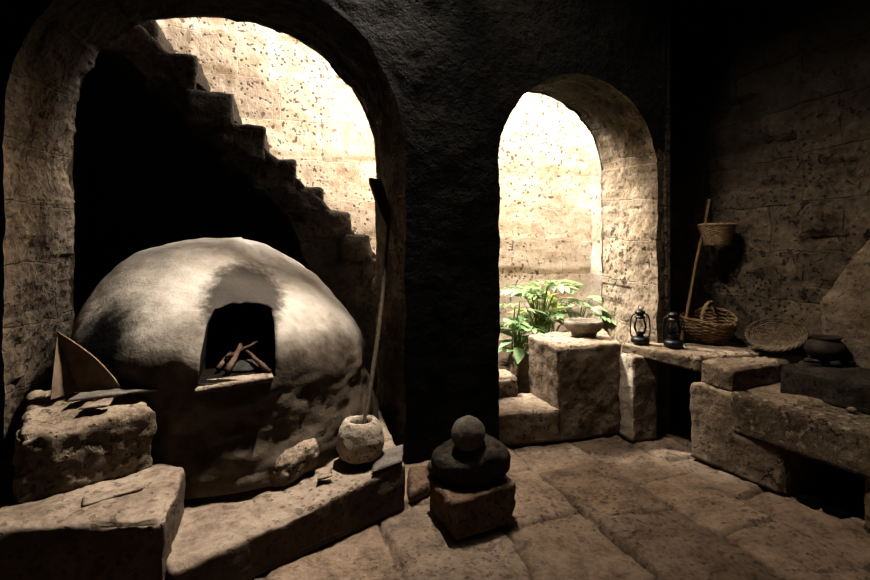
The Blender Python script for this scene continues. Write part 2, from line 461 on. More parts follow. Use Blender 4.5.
def panel(name, o, u, v, lu, lv, m, res=.04, amp=.02, freq=3, nrm=None, courses=None, seed=0):
    o, u, v = Vector(o), Vector(u), Vector(v); n = u.cross(v)
    nu, nv = max(1, int(lu/res)), max(1, int(lv/res))
    bm = bmesh.new(); g = []
    for j in range(nv+1):
        row = []
        for i in range(nu+1):
            a, b = i/nu*lu, j/nv*lv
            p = o+u*a+v*b
            d = fr(p+Vector((seed, 0, 0)), freq, 4)*amp+fr(p, freq*3.5, 3)*amp*.5
            if courses:
                k1 = int((b+.03*noise.noise(p*3))/courses[1]); k2 = int((a+(.5*courses[0] if k1 % 2 else 0)+.04*noise.noise(p*2.5))/courses[0])
                d += (noise.cell(Vector((k1*1.3+.5+seed, k2*1.9+.5, 2.5)))-.5)*courses[2]
            row.append(bm.verts.new(p+n*d))
        g.append(row)
    for j in range(nv):
        for i in range(nu): bm.faces.new((g[j][i], g[j][i+1], g[j+1][i+1], g[j+1][i]))
    return struct(obj(name, bm, m))

XR = 3.77
panel('wall_right', (XR, 3.66, 0), (0, -1, 0), (0, 0, 1), 5.3, ZT, M['right'], .03, .042, 3.2, courses=(.62, .40, .05), seed=4)
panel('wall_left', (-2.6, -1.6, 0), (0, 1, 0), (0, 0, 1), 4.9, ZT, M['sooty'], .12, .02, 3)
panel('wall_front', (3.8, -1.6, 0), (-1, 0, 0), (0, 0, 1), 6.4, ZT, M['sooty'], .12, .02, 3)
# ceiling with a square roof opening
def ceiling():
    bm = bmesh.new()
    xs = (-2.6, .15, 1.25, 3.8); ys = (-1.6, 2.75, 3.22, 3.62)
    for i in range(3):
        for j in range(3):
            if i == 1 and j == 1: continue
            bm.faces.new([bm.verts.new(p) for p in ((xs[i], ys[j], ZT), (xs[i], ys[j+1], ZT), (xs[i+1], ys[j+1], ZT), (xs[i+1], ys[j], ZT))])
    bmesh.ops.remove_doubles(bm, verts=bm.verts, dist=.001)
    return struct(obj('ceiling', bm, M['sooty'], shade=False))
ceiling()

# flagstone floor
def floor():
    rnd = random.Random(21)
    xs = [-2.62]
    while xs[-1] < 3.9: xs.append(xs[-1]+rnd.uniform(.38, .66))
    cols = []
    for i in range(len(xs)-1):
        ys = [-1.7-rnd.uniform(0, .5)]
        while ys[-1] < 4.3: ys.append(ys[-1]+rnd.uniform(.42, .85))
        cols.append([(ys[k], ys[k+1], rnd.uniform(-.012, .012), rnd.uniform(-.02, .02), rnd.uniform(-.02, .02), rnd.uniform(.72, 1.2), rnd.uniform(-.02, .02)) for k in range(len(ys)-1)])
    def at(x, y):
        wx = x+.05*noise.noise(Vector((x*1.6, y*1.6, 3)))+.012*noise.noise(Vector((x*9, y*9, 3)))
        wy = y+.06*noise.noise(Vector((x*1.6, y*1.6, 8)))+.012*noise.noise(Vector((x*9, y*9, 8)))
        i = 0
        while i < len(xs)-2 and wx > xs[i+1]: i += 1
        k = 0
        while k < len(cols[i])-1 and wy > cols[i][k][1]: k += 1
        y0, y1, h, tx, ty, s, hue = cols[i][k]
        d = min(wx-xs[i], xs[i+1]-wx, wy-y0, y1-wy)
        p = Vector((x, y, 0))
        z = h+tx*(wx-(xs[i]+xs[i+1])/2)+ty*(wy-(y0+y1)/2)
        z += .015*fr(p, 3.5)+.008*fr(p, 13, 3)
        jw = .018+.014*noise.noise(p*3)
        j = 1-smooth(0, max(.006, jw), d)
        z -= .026*j
        pit = noise.noise(p*11+Vector((0, 0, 5)))
        if pit > .5: z -= (pit-.5)*.05
        c = s*(1-.6*j)
        return z-.012, (c*(1+hue), c, c*(1-hue), 1)
    def axis(a, b, fa, fb, fine, coarse):
        out = []; x = a
        while x < b:
            out.append(x); x += fine if fa < x < fb else coarse
        out.append(b); return out
    X = axis(-2.6, 3.8, -.5, 3.1, .018, .06); Y = axis(-1.6, 4.1, 1.35, 3.45, .018, .06)
    bm = bmesh.new(); cl = bm.verts.layers.float_color.new('tint'); g = []
    for y in Y:
        row = []
        for x in X:
            z, c = at(x, y); v = bm.verts.new((x, y, z)); v[cl] = c; row.append(v)
        g.append(row)
    for j in range(len(Y)-1):
        for i in range(len(X)-1): bm.faces.new((g[j][i], g[j][i+1], g[j+1][i+1], g[j+1][i]))
    return struct(obj('floor', bm, M['floor']))
floor()

# courtyard
panel('wall_courtyard', (-1.75, 5.4, 0), (1, 0, 0), (0, 0, 1), 5.6, 6, M['court'], .03, .009, 3, courses=(.8, .42, .010), seed=2)
panel('wall_courtyard_right', (3.8, 5.45, 0), (0, -1, 0), (0, 0, 1), 1.4, 6, M['court'], .04, .016, 3, seed=6)
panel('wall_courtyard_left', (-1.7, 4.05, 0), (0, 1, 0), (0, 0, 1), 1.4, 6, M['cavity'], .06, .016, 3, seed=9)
def court_ground():
    bm = rock_bm([(1.3, 4.02), (3.8, 4.02), (3.8, 5.42), (1.3, 5.42)], 0, .42, .05, .03, .02, 3, 5)
    return struct(obj('floor_courtyard', bm, M['soil']))
court_ground()
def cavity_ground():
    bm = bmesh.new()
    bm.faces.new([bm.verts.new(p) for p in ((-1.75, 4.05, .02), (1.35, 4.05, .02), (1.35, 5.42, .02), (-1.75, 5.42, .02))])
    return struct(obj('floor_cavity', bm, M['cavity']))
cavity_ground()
def cavity_back():  # black sheet added before the courtyard wall to deepen the under-stair shadow
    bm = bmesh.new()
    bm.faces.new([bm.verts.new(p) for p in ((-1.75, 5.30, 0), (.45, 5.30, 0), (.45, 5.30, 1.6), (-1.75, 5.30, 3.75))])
    return struct(obj('wall_cavity_shade', bm, M['cavity'], shade=False))
cavity_back()

# chimney shoulder on the right wall
def buttress():
    prof = [(2.47, .50), (2.46, 1.12), (2.165, 1.57), (1.9, 2.0), (1.55, 2.6), (1.2, 2.6), (1.2, .50)]
    bm = bmesh.new()
    a = [bm.verts.new((3.80, y, z)) for y, z in prof]; b = [bm.verts.new((3.63, y, z)) for y, z in prof]
    bm.faces.new(b)
    for i in range(len(prof)):
        k = (i+1) % len(prof); bm.faces.new((a[i], a[k], b[k], b[i]))
    bmesh.ops.recalc_face_normals(bm, faces=bm.faces)
    bmesh.ops.triangulate(bm, faces=bm.faces)
    for _ in range(5):
        es = [e for e in bm.edges if e.calc_length() > .06]
        if not es: break
        bmesh.ops.subdivide_edges(bm, edges=es, cuts=1)
        bmesh.ops.triangulate(bm, faces=bm.faces)
    jitter(bm, .018, 4, 3)
    return struct(obj('wall_chimney', bm, M['counter']))
buttress()

# ------------------------------------------------------------------ staircase behind the arch
st = empty('stone_staircase', (1.9, 4.9, .42))
tag(st, 'dark worn stone staircase climbing to the upper left against the sunlit courtyard wall', 'staircase')
def child(name, bm, m, parent, **k):
    o = obj(name, bm, m, None, **k)
    o.parent = parent
    o.matrix_parent_inverse = Matrix.Translation(-Vector(parent.location)) if parent.parent is None else Matrix()
    return o
ys0, ys1 = 4.42, 5.36
# tread right ends (x) and heights from the foot to the top
slope_x0, slope_z0, run, rise = .60, 1.865, .236, .226
treads = [(1.67, .73), (1.44, .97), (1.21, 1.19), (.985, 1.42), (.761, 1.643), (.578, 1.859), (.338, 2.067), (.088, 2.294), (-.161, 2.573), (-.425, 2.84), (-.702, 3.11), (-.998, 3.385), (-1.29, 3.66)]
for k, (xr, zt) in enumerate(treads):
    xl = (treads[k+1][0] if k+1 < len(treads) else xr-.29)-.10
    dz = zt-(treads[k-1][1] if k else .42)
    bm = rock_bm([(xl, ys0+random.uniform(-.01, .03)), (xr, ys0+random.uniform(-.01, .03)), (xr, ys1), (xl, ys1)], zt-dz-.03, [zt+random.uniform(-.008, .008) for _ in range(4)], .03, .018, .014, 7, k+20, .04)
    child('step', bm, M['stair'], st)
def stringer():
    off = .34
    line = lambda x: slope_z0-rise-.01-(x-slope_x0)*rise/run
    pts = [(-1.55, line(-1.55)+.02), (1.62, line(1.62)+.02), (1.62, .0), (.42, .0), (.36, .7), (.22, 1.3), (.05, 1.78), (-.1, line(-.1)-off), (-1.55, line(-1.55)-off)]
    bm = bmesh.new()
    a = [bm.verts.new((x, ys0+.03, z)) for x, z in pts]; b = [bm.verts.new((x, ys1, z)) for x, z in pts]
    bm.faces.new(a); bm.faces.new(b[::-1])
    for i in range(len(pts)):
        k = (i+1) % len(pts); bm.faces.new((a[k], a[i], b[i], b[k]))
    bmesh.ops.recalc_face_normals(bm, faces=bm.faces)
    bmesh.ops.triangulate(bm, faces=bm.faces)
    for _ in range(6):
        es = [e for e in bm.edges if e.calc_length() > .08]
        if not es: break
        bmesh.ops.subdivide_edges(bm, edges=es, cuts=1); bmesh.ops.triangulate(bm, faces=bm.faces)
    jitter(bm, .03, 5, 8)
    return bm
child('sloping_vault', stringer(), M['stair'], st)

# ------------------------------------------------------------------ oven
def dome_bm():
    cx, cy = -.335, 3.66
    seg, bm, rings = 150, bmesh.new(), []
    def rad(az, t):
        co, si = math.cos(az), math.sin(az)
        left = (1-co)/2
        n = 1.62+(3.3-1.62)*smooth(.25, .85, left)
        R0 = .905+.04*left-.02*max(0, si)
        z0, H = .70, .865
        if t < .32:
            z = .22+(z0-.22)*t/.32
            r = R0+(.085-.07*left)*(1-smooth(0, .32, t))
        else:
            th = (t-.32)/.68*math.pi/2
            r = R0*max(0, math.cos(th))**(2/n); z = z0+H*math.sin(th)**(2/n)
        return r, z
    NT = 96
    for k in range(NT):
        t = k/NT; row = []
        for s in range(seg):
            az = 2*math.pi*s/seg; r, z = rad(az, t)
            row.append(bm.verts.new((cx+r*math.cos(az), cy+r*math.sin(az), z)))
        rings.append(row)
    top = bm.verts.new((cx, cy,   .70+.875))
    for a, b in zip(rings, rings[1:]):
        for s in range(seg): bm.faces.new((a[s], a[(s+1) % seg], b[(s+1) % seg], b[s]))
    for s in range(seg): bm.faces.new((rings[-1][s], rings[-1][(s+1) % seg], top))
    bm.faces.new(rings[0][::-1])
    for v in bm.verts: v.co.y += .40*smooth(.85, 1.5, v.co.z)
    bm.normal_update()
    for v in bm.verts:
        if v.co.z < .23: continue
        low = 1-smooth(.6, .95, v.co.z)
        p = v.co
        d = fr(p, 2.2, 3)*.022+fr(p, 7, 3)*.008+low*(fr(p, 5, 4)*.035+fr(p, 14, 3)*.012)
        # swollen plaster lip round the mouth
        dx, dz = (p.x+.235)/.24, (p.z-.95)/.29
        q = math.sqrt(dx*dx+dz*dz)
        if p.y < 3.4: d += .022*math.exp(-((q-1.0)/.25)**2)
        v.co += v.normal*d
    return bm

def prism_bm(sec_a, sec_b):
    bm = bmesh.new()
    a = [bm.verts.new(p) for p in sec_a]; b = [bm.verts.new(p) for p in sec_b]
    bm.faces.new(a); bm.faces.new(b[::-1])
    n = len(a)
    for i in range(n): bm.faces.new((a[(i+1) % n], a[i], b[i], b[(i+1) % n]))
    bmesh.ops.recalc_face_normals(bm, faces=bm.faces)
    return bm

oven = empty('clay_oven', (-.335, 3.66, .24))
tag(oven, 'big domed clay bread oven with a square sooty mouth under the wide arch', 'oven')
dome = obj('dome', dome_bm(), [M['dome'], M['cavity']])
# mouth cut through the shell; the side hole stays uncut
prof = [(-.172, .795), (.165, .795), (.163, .92), (.152, 1.05), (.13, 1.13), (.06, 1.16), (-.06, 1.165), (-.125, 1.145), (-.150, 1.07), (-.165, .93)]
A = [Vector((-.235+x, 2.3, z+.02*noise.noise(Vector((x*9, z*9, 1))))) for x, z in prof]
B = [Vector((-.24+x*1.3, 3.55, z)) for x, z in prof]
cut1 = obj('cutter', prism_bm(A, B), M['cavity'])
hole = [(.13*math.cos(q), .17*math.sin(q)) for q in [2*math.pi*k/14 for k in range(14)]]
dirv = Vector((.72, .69, 0)); side = Vector((.69, -.72, 0))
base = Vector((-.95, 3.02, .93))
cut2 = obj('cutter', prism_bm([base-dirv*.3+side*h+Vector((0, 0, v)) for h, v in hole], [base+dirv*.42+side*h+Vector((0, 0, v)) for h, v in hole]), M['cavity'])
for c_ in (cut1,):
    md = dome.modifiers.new('hole', 'BOOLEAN'); md.operation = 'DIFFERENCE'; md.object = c_; md.solver = 'EXACT'
    if hasattr(md, 'material_mode'): md.material_mode = 'TRANSFER'
dg = bpy.context.evaluated_depsgraph_get(); dg.update()
me2 = bpy.data.meshes.new_from_object(dome.evaluated_get(dg))
dome.modifiers.clear(); dome.data = me2
if len(me2.materials) < 2: me2.materials.clear(); me2.materials.append(M['dome']); me2.materials.append(M['cavity'])
for c_ in (cut1, cut2): bpy.data.objects.remove(c_, do_unlink=True)
def par(o, p):
    o.parent = p; o.matrix_parent_inverse = Matrix.Translation(-Vector(p.location)); return o
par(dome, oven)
sill = rock_bm([(-.445, 2.69), (-.06, 2.735), (-.07, 2.84), (-.41, 2.82)], [.738, .768, .768, .745], [.770, .802, .802, .79], .016, .012, .006, 14, 3, .02, bottom_round=True)
o = par(obj('sill', sill, M['ledge']), oven); o['label'] = 'thin pale stone sill'
# ash and firewood in the mouth
ash = blob_bm(.13, .16, .03, 4, .008, 14, 2, .3)
bmesh.ops.translate(ash, vec=(-.22, 3.06, .80), verts=ash.verts)
o = obj('ash_heap', ash, M['ash'], loc=(-.22, 3.02, .80)); tag(o, 'low grey heap of ash lying inside the oven mouth', 'ash')
wood = [((-.36, 2.93, .815), (-.27, 3.28, .93), .013, 'crooked firewood stick slanting up at the side of the oven mouth nearest the folded hide'),
        ((-.30, 2.86, .815), (-.255, 3.1, .915), .016, 'reddish upright stick near the middle of the oven mouth'),
        ((-.085, 2.80, .81), (-.27, 3.15, .91), .012, 'thin stick leaning across the oven mouth from the mortar end of the sill'),
        ((-.11, 2.90, .815), (-.30, 3.25, .80), .018, 'thick log lying low across the ash in the oven mouth'),
        ((-.33, 3.0, .86), (-.10, 3.12, .95), .010, 'slim twig lying across the other sticks in the oven mouth')]
for a, b, r, lab in wood:
    a, b = Vector(a), Vector(b); bm = bmesh.new()
    pts = [a.lerp(b, t/7)+Vector((.008*noise.noise(a*20+Vector((t, 0, 0))), 0, .008*noise.noise(b*20+Vector((0, t, 0))))) for t in range(8)]
    tube(bm, pts, [r*(1.1-.04*t) for t in range(8)], 7)
    tag(obj('firewood_stick', bm, M['stick'], loc=a), lab, 'firewood', 'sticks in the oven mouth')

# ------------------------------------------------------------------ ledges and blocks at the left
def block(name, foot, z0, z1, m, label, cat, group=None, **k):
    bm = rock_bm(foot, z0, z1, **k)
    c = [sum(p[i] for p in foot)/4 for i in (0, 1)]
    o = obj(name, bm, m, loc=(c[0], c[1], min(z0) if isinstance(z0, (list, tuple)) else z0))
    return tag(o, label, cat, group)
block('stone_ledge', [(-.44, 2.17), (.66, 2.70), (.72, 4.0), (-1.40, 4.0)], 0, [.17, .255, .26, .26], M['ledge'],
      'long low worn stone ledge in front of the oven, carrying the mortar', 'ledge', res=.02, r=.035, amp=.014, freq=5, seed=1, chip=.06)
block('stone_step', [(-1.75, 2.40), (-.46, 2.14), (-.47, 2.66), (-1.42, 3.02)], 0, [.40, .40, .405, .41], M['ledge'],
      'broad flat topped stone step in the near corner, under the rough block', 'step', res=.018, r=.03, amp=.014, freq=4, seed=2, chip=.035)
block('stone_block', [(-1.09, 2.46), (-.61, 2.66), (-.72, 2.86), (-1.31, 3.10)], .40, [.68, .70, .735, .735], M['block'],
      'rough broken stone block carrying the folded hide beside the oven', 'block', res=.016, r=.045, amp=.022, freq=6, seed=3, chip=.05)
# folded hide standing like an open book
def hide():
    bm = bmesh.new(); N = 14
    apex = Vector((-1.13, 2.965, 1.06))
    def panel_(b0, b1, bulge, arc):
        rows = []
        for i in range(N+1):
            s = i/N; base_ = b0.lerp(b1, s)
            row = []
            for j in range(N+1):
                t = j/N
                top = apex.lerp(base_, 0)
                p = base_.lerp(apex, t)
                p = p+Vector((arc*math.sin(math.pi*t)*s, 0, arc*.8*math.sin(math.pi*t)*s))+Vector((0, bulge*math.sin(math.pi*s)*(1-t), 0))
                p += Vector((1, -1, 0))*.004*fr(p, 18, 2)
                row.append(p)
            rows.append(row)
        return rows
    for b0, b1, bu, arc in ((Vector((-1.11, 2.84, .735)), Vector((-1.02, 2.93, .745)), .01, 0.0), (Vector((-1.02, 2.93, .745)), Vector((-.765, 2.80, .745)), .02, .022)):
        rows = panel_(b0, b1, bu, arc)
        vs = [[bm.verts.new(p) for p in r] for r in rows]
        for i in range(N):
            for j in range(N):
                bm.faces.new((vs[i][j], vs[i+1][j], vs[i+1][j+1], vs[i][j+1]))
    bmesh.ops.remove_doubles(bm, verts=bm.verts, dist=.0008)
    bmesh.ops.recalc_face_normals(bm, faces=bm.faces)
    ret = bmesh.ops.solidify(bm, geom=list(bm.faces), thickness=.007)
    return bm
tag(obj('folded_hide', hide(), M['hide'], loc=(-1.0, 2.9, .74), shade=False), 'stiff brown folded sheet standing like an open book on the rough block', 'hide')
def flake(foot, z, th, m, label, name='stone_flake', seed=0, **k):
    z0 = z if isinstance(z, (list, tuple)) else [z]*4
    bm = rock_bm(foot, z0, [a+th for a in z0], res=.012, r=min(.008, th*.45), amp=.005, freq=16, seed=seed, chip=.03, bottom_round=True)
    c = [sum(p[i] for p in foot)/4 for i in (0, 1)]
    tag(obj(name, bm, m, loc=(c[0], c[1], min(z0))), label, 'stone')
flake([(-1.0, 2.72), (-.62, 2.76), (-.66, 2.82), (-.98, 2.84)], [.745, .76, .765, .75], .014, M['slate'], 'long thin flat slab lying in front of the folded hide', 'flat_slab', 5)
flake([(-.92, 2.64), (-.80, 2.66), (-.80, 2.72), (-.91, 2.70)], [.725, .725, .745, .735], .012, M['ledge'], 'small tilted stone chip at the front of the rough block', seed=6)
flake([(-.80, 2.33), (-.60, 2.43), (-.60, 2.47), (-.83, 2.42)], .405, .016, M['ledge'], 'long narrow stone flake lying on the broad flat step', seed=7)
flake([(.16, 2.62), (.25, 2.64), (.25, 2.70), (.17, 2.69)], .258, .014, M['ledge'], 'small flat chip lying on the long ledge beside the mortar', seed=8)
b_ = blob_bm(.145, .10, .085, 5, .018, 8, 4, .75, 2.8)
for v in b_.verts: v.co.z += v.co.x*.28
bmesh.ops.rotate(b_, matrix=Matrix.Rotation(R(30), 3, 'Z'), verts=b_.verts); bmesh.ops.translate(b_, vec=(.035, 2.80, .305), verts=b_.verts)
tag(obj('boulder', b_, M['block'], loc=(.03, 2.80, .24)), 'rounded stone lying on the ledge against the foot of the oven', 'stone')
flake([(.44, 2.60), (.645, 2.69), (.69, 2.90), (.52, 2.83)], [.262, .264, .27, .268], .02, M['slate'], 'flat blue grey slate on the end of the long ledge beside the mortar', 'slate_slab', 9)

# mortar with the long wooden paddle standing in it
def mortar_bm(cx, cy, z):
    prof = [(0, 0), (.09, 0), (.118, .02), (.136, .07), (.138, .12), (.126, .175), (.105, .21), (.088, .226), (.070, .222), (.062, .205), (.056, .15), (.045, .11), (0, .10)]
    p2 = []
    for a, b in zip(prof, prof[1:]):
        for i in range(4): p2.append((a[0]+(b[0]-a[0])*i/4, a[1]+(b[1]-a[1])*i/4))
    p2.append(prof[-1])
    bm = lathe(bmesh.new(), p2, 56, (cx, cy, z)); jitter(bm, .008, 9, 2)
    for v in bm.verts: v.co.z = max(v.co.z, z)
    return bm
tag(obj('stone_mortar', mortar_bm(.42, 2.83, .262), M['mortar'], loc=(.42, 2.83, .262)), 'pale porous stone mortar on the ledge with a long paddle standing in it', 'mortar')
pd = empty('wooden_paddle', (.43, 2.84, .37))
tag(pd, 'long thin wooden oven paddle leaning from the mortar against the arch reveal', 'paddle')
bm = bmesh.new()
a, b = Vector((.43, 2.84, .372)), Vector((.745, 3.58, 1.66))
pts = [a.lerp(b, t/16)+Vector((.018*math.sin(t/16*math.pi*1.1), 0, 0)) for t in range(17)]
tube(bm, pts, [.0165-.0002*t for t in range(17)], 10)
par(obj('handle', bm, M['wood']), pd)
bm = bmesh.new()
# flat blade: a long board, narrow at the neck
d = Vector((-.09, .10, .36)).normalized(); w = Vector((.62, .55, .12)).normalized(); w = (w-d*w.dot(d)).normalized(); n = d.cross(w)
for sgn in (1,):
    ring = []
    for t, hw in ((-.02, .016), (.04, .03), (.09, .055), (.16, .068), (.36, .075), (.40, .06)):
        ring.append([pts[-1]+d*t+w*(s*hw)+n*(q*.008) for s, q in ((-1, -1), (1, -1), (1, 1), (-1, 1))])
    vs = [[bm.verts.new(p+Vector((.01, 0, 0))*min(1, max(0, (p-pts[-1]).dot(d)/.1))) for p in r] for r in ring]
    for A_, B_ in zip(vs, vs[1:]):
        for k in range(4): bm.faces.new((A_[k], A_[(k+1) % 4], B_[(k+1) % 4], B_[k]))
    bm.faces.new(vs[0][::-1]); bm.faces.new(vs[-1])
bmesh.ops.recalc_face_normals(bm, faces=bm.faces)
par(obj('blade', bm, M['hide'], shade=False), pd)

# grinding stones in front of the pillar
block('base_stone', [(.80, 2.29), (1.20, 2.36), (1.17, 2.73), (.76, 2.66)], 0, [.205, .225, .225, .21], M['redblock'],
      'squared reddish stone block on the floor under the dark grinding stone', 'block', res=.015, r=.02, amp=.012, freq=7, seed=11, chip=.05, taper=.10)
def grinder():
    bm = blob_bm(.205, .15, .112, 5, .014, 5, 17, .82, 2.9)
    for v in bm.verts:
        c = v.co
        if c.z > 0: c.z *= 1+.9*c.x-.25*math.exp(-((c.x+.13)/.07)**2)+.5*c.y
        c.y -= .12*c.x
    bmesh.ops.rotate(bm, matrix=Matrix.Rotation(R(8), 3, 'Z'), verts=bm.verts)
    bmesh.ops.translate(bm, vec=(.985, 2.51, .31), verts=bm.verts)
    return bm
tag(obj('grinding_stone', grinder(), M['basalt'], loc=(.985, 2.51, .22)), 'dark smooth saddle shaped grinding stone lying on the reddish block', 'grinding stone')
bm = blob_bm(.094, .088, .092, 5, .006, 7, 13)
bmesh.ops.translate(bm, vec=(.955, 2.47, .475), verts=bm.verts)
tag(obj('round_stone', bm, M['river'], loc=(.965, 2.48, .375)), 'round brown cobble resting on top of the dark grinding stone', 'stone')
bm = blob_bm(.03, .028, .045, 3, .005, 16, 14, .8)
bmesh.ops.translate(bm, vec=(.80, 2.62, .25), verts=bm.verts)
tag(obj('pebble', bm, M['river'], loc=(.80, 2.62, .215)), 'small pale upright pebble beside the dark grinding stone', 'stone')
block('threshold_stone', [(.69, 2.74), (.84, 2.80), (.90, 3.0), (.75, 3.02)], 0, [.07, .08, .10, .10], M['redblock'],
      'low dark stone wedged between the end of the long ledge and the pillar', 'stone', res=.025, r=.03, amp=.015, seed=15, chip=.05)

# ------------------------------------------------------------------ right archway: parapet, steps, bowl, plants
block('parapet_block', [(2.03, 3.31), (2.62, 3.31), (2.88, 3.90), (2.03, 3.82)], 0, [.735, .735, .75, .75], M['parapet'],
      'squared stone parapet in the small archway carrying the carved bowl', 'parapet', res=.02, r=.025, amp=.016, freq=5, seed=21, chip=.05)
block('stone_step', [(1.53, 3.37), (2.05, 3.30), (2.05, 3.80), (1.53, 3.80)], 0, [.24, .25, .25, .25], M['parapet'],
      'lowest broad step of the small archway, beside the parapet', 'step', 'steps of the small archway', res=.02, r=.03, amp=.014, freq=5, seed=22, chip=.06)
block('stone_step', [(1.54, 3.72), (1.90, 3.70), (1.93, 4.02), (1.54, 4.02)], .25, [.43, .42, .44, .44], M['parapet'],
      'rounded upper step stone of the small archway, near the pillar', 'step', 'steps of the small archway', res=.02, r=.05, amp=.02, freq=6, seed=23, chip=.06)
block('planter_stone', [(1.98, 3.92), (2.55, 3.95), (2.5, 4.1), (1.95, 4.1)], .2, [.56, .58, .58, .56], M['parapet'],
      'rough edging stone holding back the soil below the plants', 'stone', res=.025, r=.05, amp=.02, freq=6, seed=24, chip=.06)
pier = block('stone_pier', [(2.58, 3.13), (2.80, 3.12), (2.93, 3.30), (2.58, 3.305)], 0, [.66, .645, .645, .66], [M['counter'], M['lit_edge']],
      'narrow pier with its lit edge painted pale under the end of the counter slab below the lanterns', 'pier', res=.02, r=.02, amp=.012, freq=6, seed=25, chip=.03)
for p in pier.data.polygons: p.material_index = 1 if p.normal.x < -.45 else 0  # light on the left face is put into its paler colour

prof = [(0, .018), (.085, .018), (.085, 0), (.11, 0), (.118, .02), (.115, .035), (.15, .055), (.173, .09), (.178, .125), (.17, .142), (.152, .143), (.14, .125), (.11, .09), (0, .075)]
p2 = []
for a, b in zip(prof, prof[1:]):
    for i in range(3): p2.append((a[0]+(b[0]-a[0])*i/3, a[1]+(b[1]-a[1])*i/3))
p2.append(prof[-1])
bm = lathe(bmesh.new(), p2, 48); jitter(bm, .006, 9, 6)
for v in bm.verts: v.co.z = max(0, v.co.z); v.co = v.co*.93+Vector((2.47, 3.62, .752))
tag(obj('stone_bowl', bm, M['bowl'], loc=(2.47, 3.62, .752)), 'shallow carved stone bowl on the parapet in the small archway', 'bowl')

def lobed_leaf(L, W, lobes, droop, rnd, fingers=True):
    """a pinnately lobed leaf lying along +x, curving down; one mesh"""
    bm = bmesh.new(); mid = []
    N = lobes*2+2
    for i in range(N+1):
        t = i/N
        mid.append(Vector((L*t, 0, -droop*t*t*L)))
    mv = [bm.verts.new(p) for p in mid]
    for side in (1, -1):
        for k in range(lobes):
            t = (k+.5)/lobes
            i = k*2+1
            env = math.sin(math.pi*(.16+.80*t))**.75
            ln = W*env*rnd.uniform(.88, 1.1)
            ang = R(68-48*t+rnd.uniform(-5, 5))
            dirv = Vector((math.cos(ang), math.sin(ang)*side, 0))
            a, b_ = mid[i-1], mid[min(i+1, N)]
            m0 = (a+b_)/2
            perp = Vector((-dirv.y, dirv.x, 0))*side
            wd = (b_-a).length*.60
            prev = None
            for s, wk in ((.18, 1.0), (.45, .98), (.75, .72), (1.0, .08)):
                c = m0+dirv*ln*s+Vector((0, 0, -.30*ln*s*s+.04*ln*math.sin(s*3)))
                p, q = bm.verts.new(c-perp*wd*wk), bm.verts.new(c+perp*wd*wk)
                cc = bm.verts.new(c+Vector((0, 0, -.10*wd)))
                if prev is None:
                    bm.faces.new((mv[i-1], mv[i], cc, p)); bm.faces.new((mv[i], mv[i+1], q, cc))
                else:
                    bm.faces.new((prev[0], prev[1], cc, p)); bm.faces.new((prev[1], prev[2], q, cc))
                prev = (p, cc, q)
    bmesh.ops.recalc_face_normals(bm, faces=bm.faces)
    return bm

def simple_leaf(L, W, droop):
    bm = bmesh.new(); prev = None
    for i in range(7):
        t = i/6; w = W*math.sin(math.pi*min(.98, .06+.94*t))**.8; c = Vector((L*t, 0, -droop*t*t*L))
        row = [bm.verts.new(c+Vector((0, -w, .12*w))), bm.verts.new(c), bm.verts.new(c+Vector((0, w, .12*w)))]
        if prev:
            bm.faces.new((prev[0], row[0], row[1], prev[1])); bm.faces.new((prev[1], row[1], row[2], prev[2]))
        prev = row
    return bm

def plant(name, loc, label, leaves, m, lean=.0, seed=0, group='plants in the courtyard bed'):
    """leaves: list of (dx, dy, dz of the leaf base, yaw, pitch, length, width, lobes)"""
    rnd = random.Random(seed)
    t = empty(name, loc); tag(t, label, 'plant', group)
    for (dx, dy, dz, yaw, pitch, L, W, lobes) in leaves:
        L *= 1.22; W *= 1.25; dz *= 1.08
        bm = lobed_leaf(L, W, lobes, .45, rnd) if lobes else simple_leaf(L, W, .5)
        rot = Matrix.Rotation(R(yaw), 4, 'Z') @ Matrix.Rotation(R(-pitch), 4, 'Y') @ Matrix.Rotation(R(rnd.uniform(-18, 18)), 4, 'X')
        bmesh.ops.transform(bm, matrix=Matrix.Translation((dx, dy, dz)) @ rot, verts=bm.verts)
        lf = obj('leaf', bm, m, t)
        st_ = bmesh.new()
        e = Vector((dx, dy, dz)); s0 = Vector((rnd.uniform(-.03, .03), rnd.uniform(-.03, .03), 0))
        c = Vector((s0.x*.6+dx*.25, s0.y*.6+dy*.25, dz*.62))
        pp = [s0*(1-q)**2+c*2*q*(1-q)+e*q*q for q in [k/8 for k in range(9)]]
        tube(st_, pp, [.009-.0006*k for k in range(9)], 6)
        obj('stem', st_, M['stem'], lf)
    return t
plant('split_leaf_plant', (2.48, 4.40, .43), 'tall split leaf plant with two broad shining leaves held above the others',
      [(-.14, -.06, .62, 160, 14, .22, .15, 5), (-.14, -.06, .62, 20, 6, .20, .14, 5), (.06, -.10, .70, 10, 8, .34, .17, 6), (.05, -.10, .70, 200, 10, .24, .15, 5),
       (.05, -.08, .70, -70, 0, .26, .14, 5), (-.13, -.06, .62, 265, 0, .2, .13, 5), (.02, .1, .55, 80, 30, .25, .14, 5)], M['leaf'], seed=1)
plant('split_leaf_plant', (2.92, 4.42, .43), 'spreading plant with deeply cut feathery leaves arching over the carved bowl',
      [(-.05, -.22, .45, -20, 12, .40, .17, 8), (-.12, -.22, .42, 190, 14, .36, .16, 8), (-.02, -.15, .50, 215, 18, .34, .16, 8), (.02, -.2, .40, -60, 0, .30, .14, 7),
       (-.1, -.2, .36, 240, 0, .30, .14, 7), (.1, -.1, .52, 20, 10, .34, .15, 8)], M['leaf2'], seed=2)
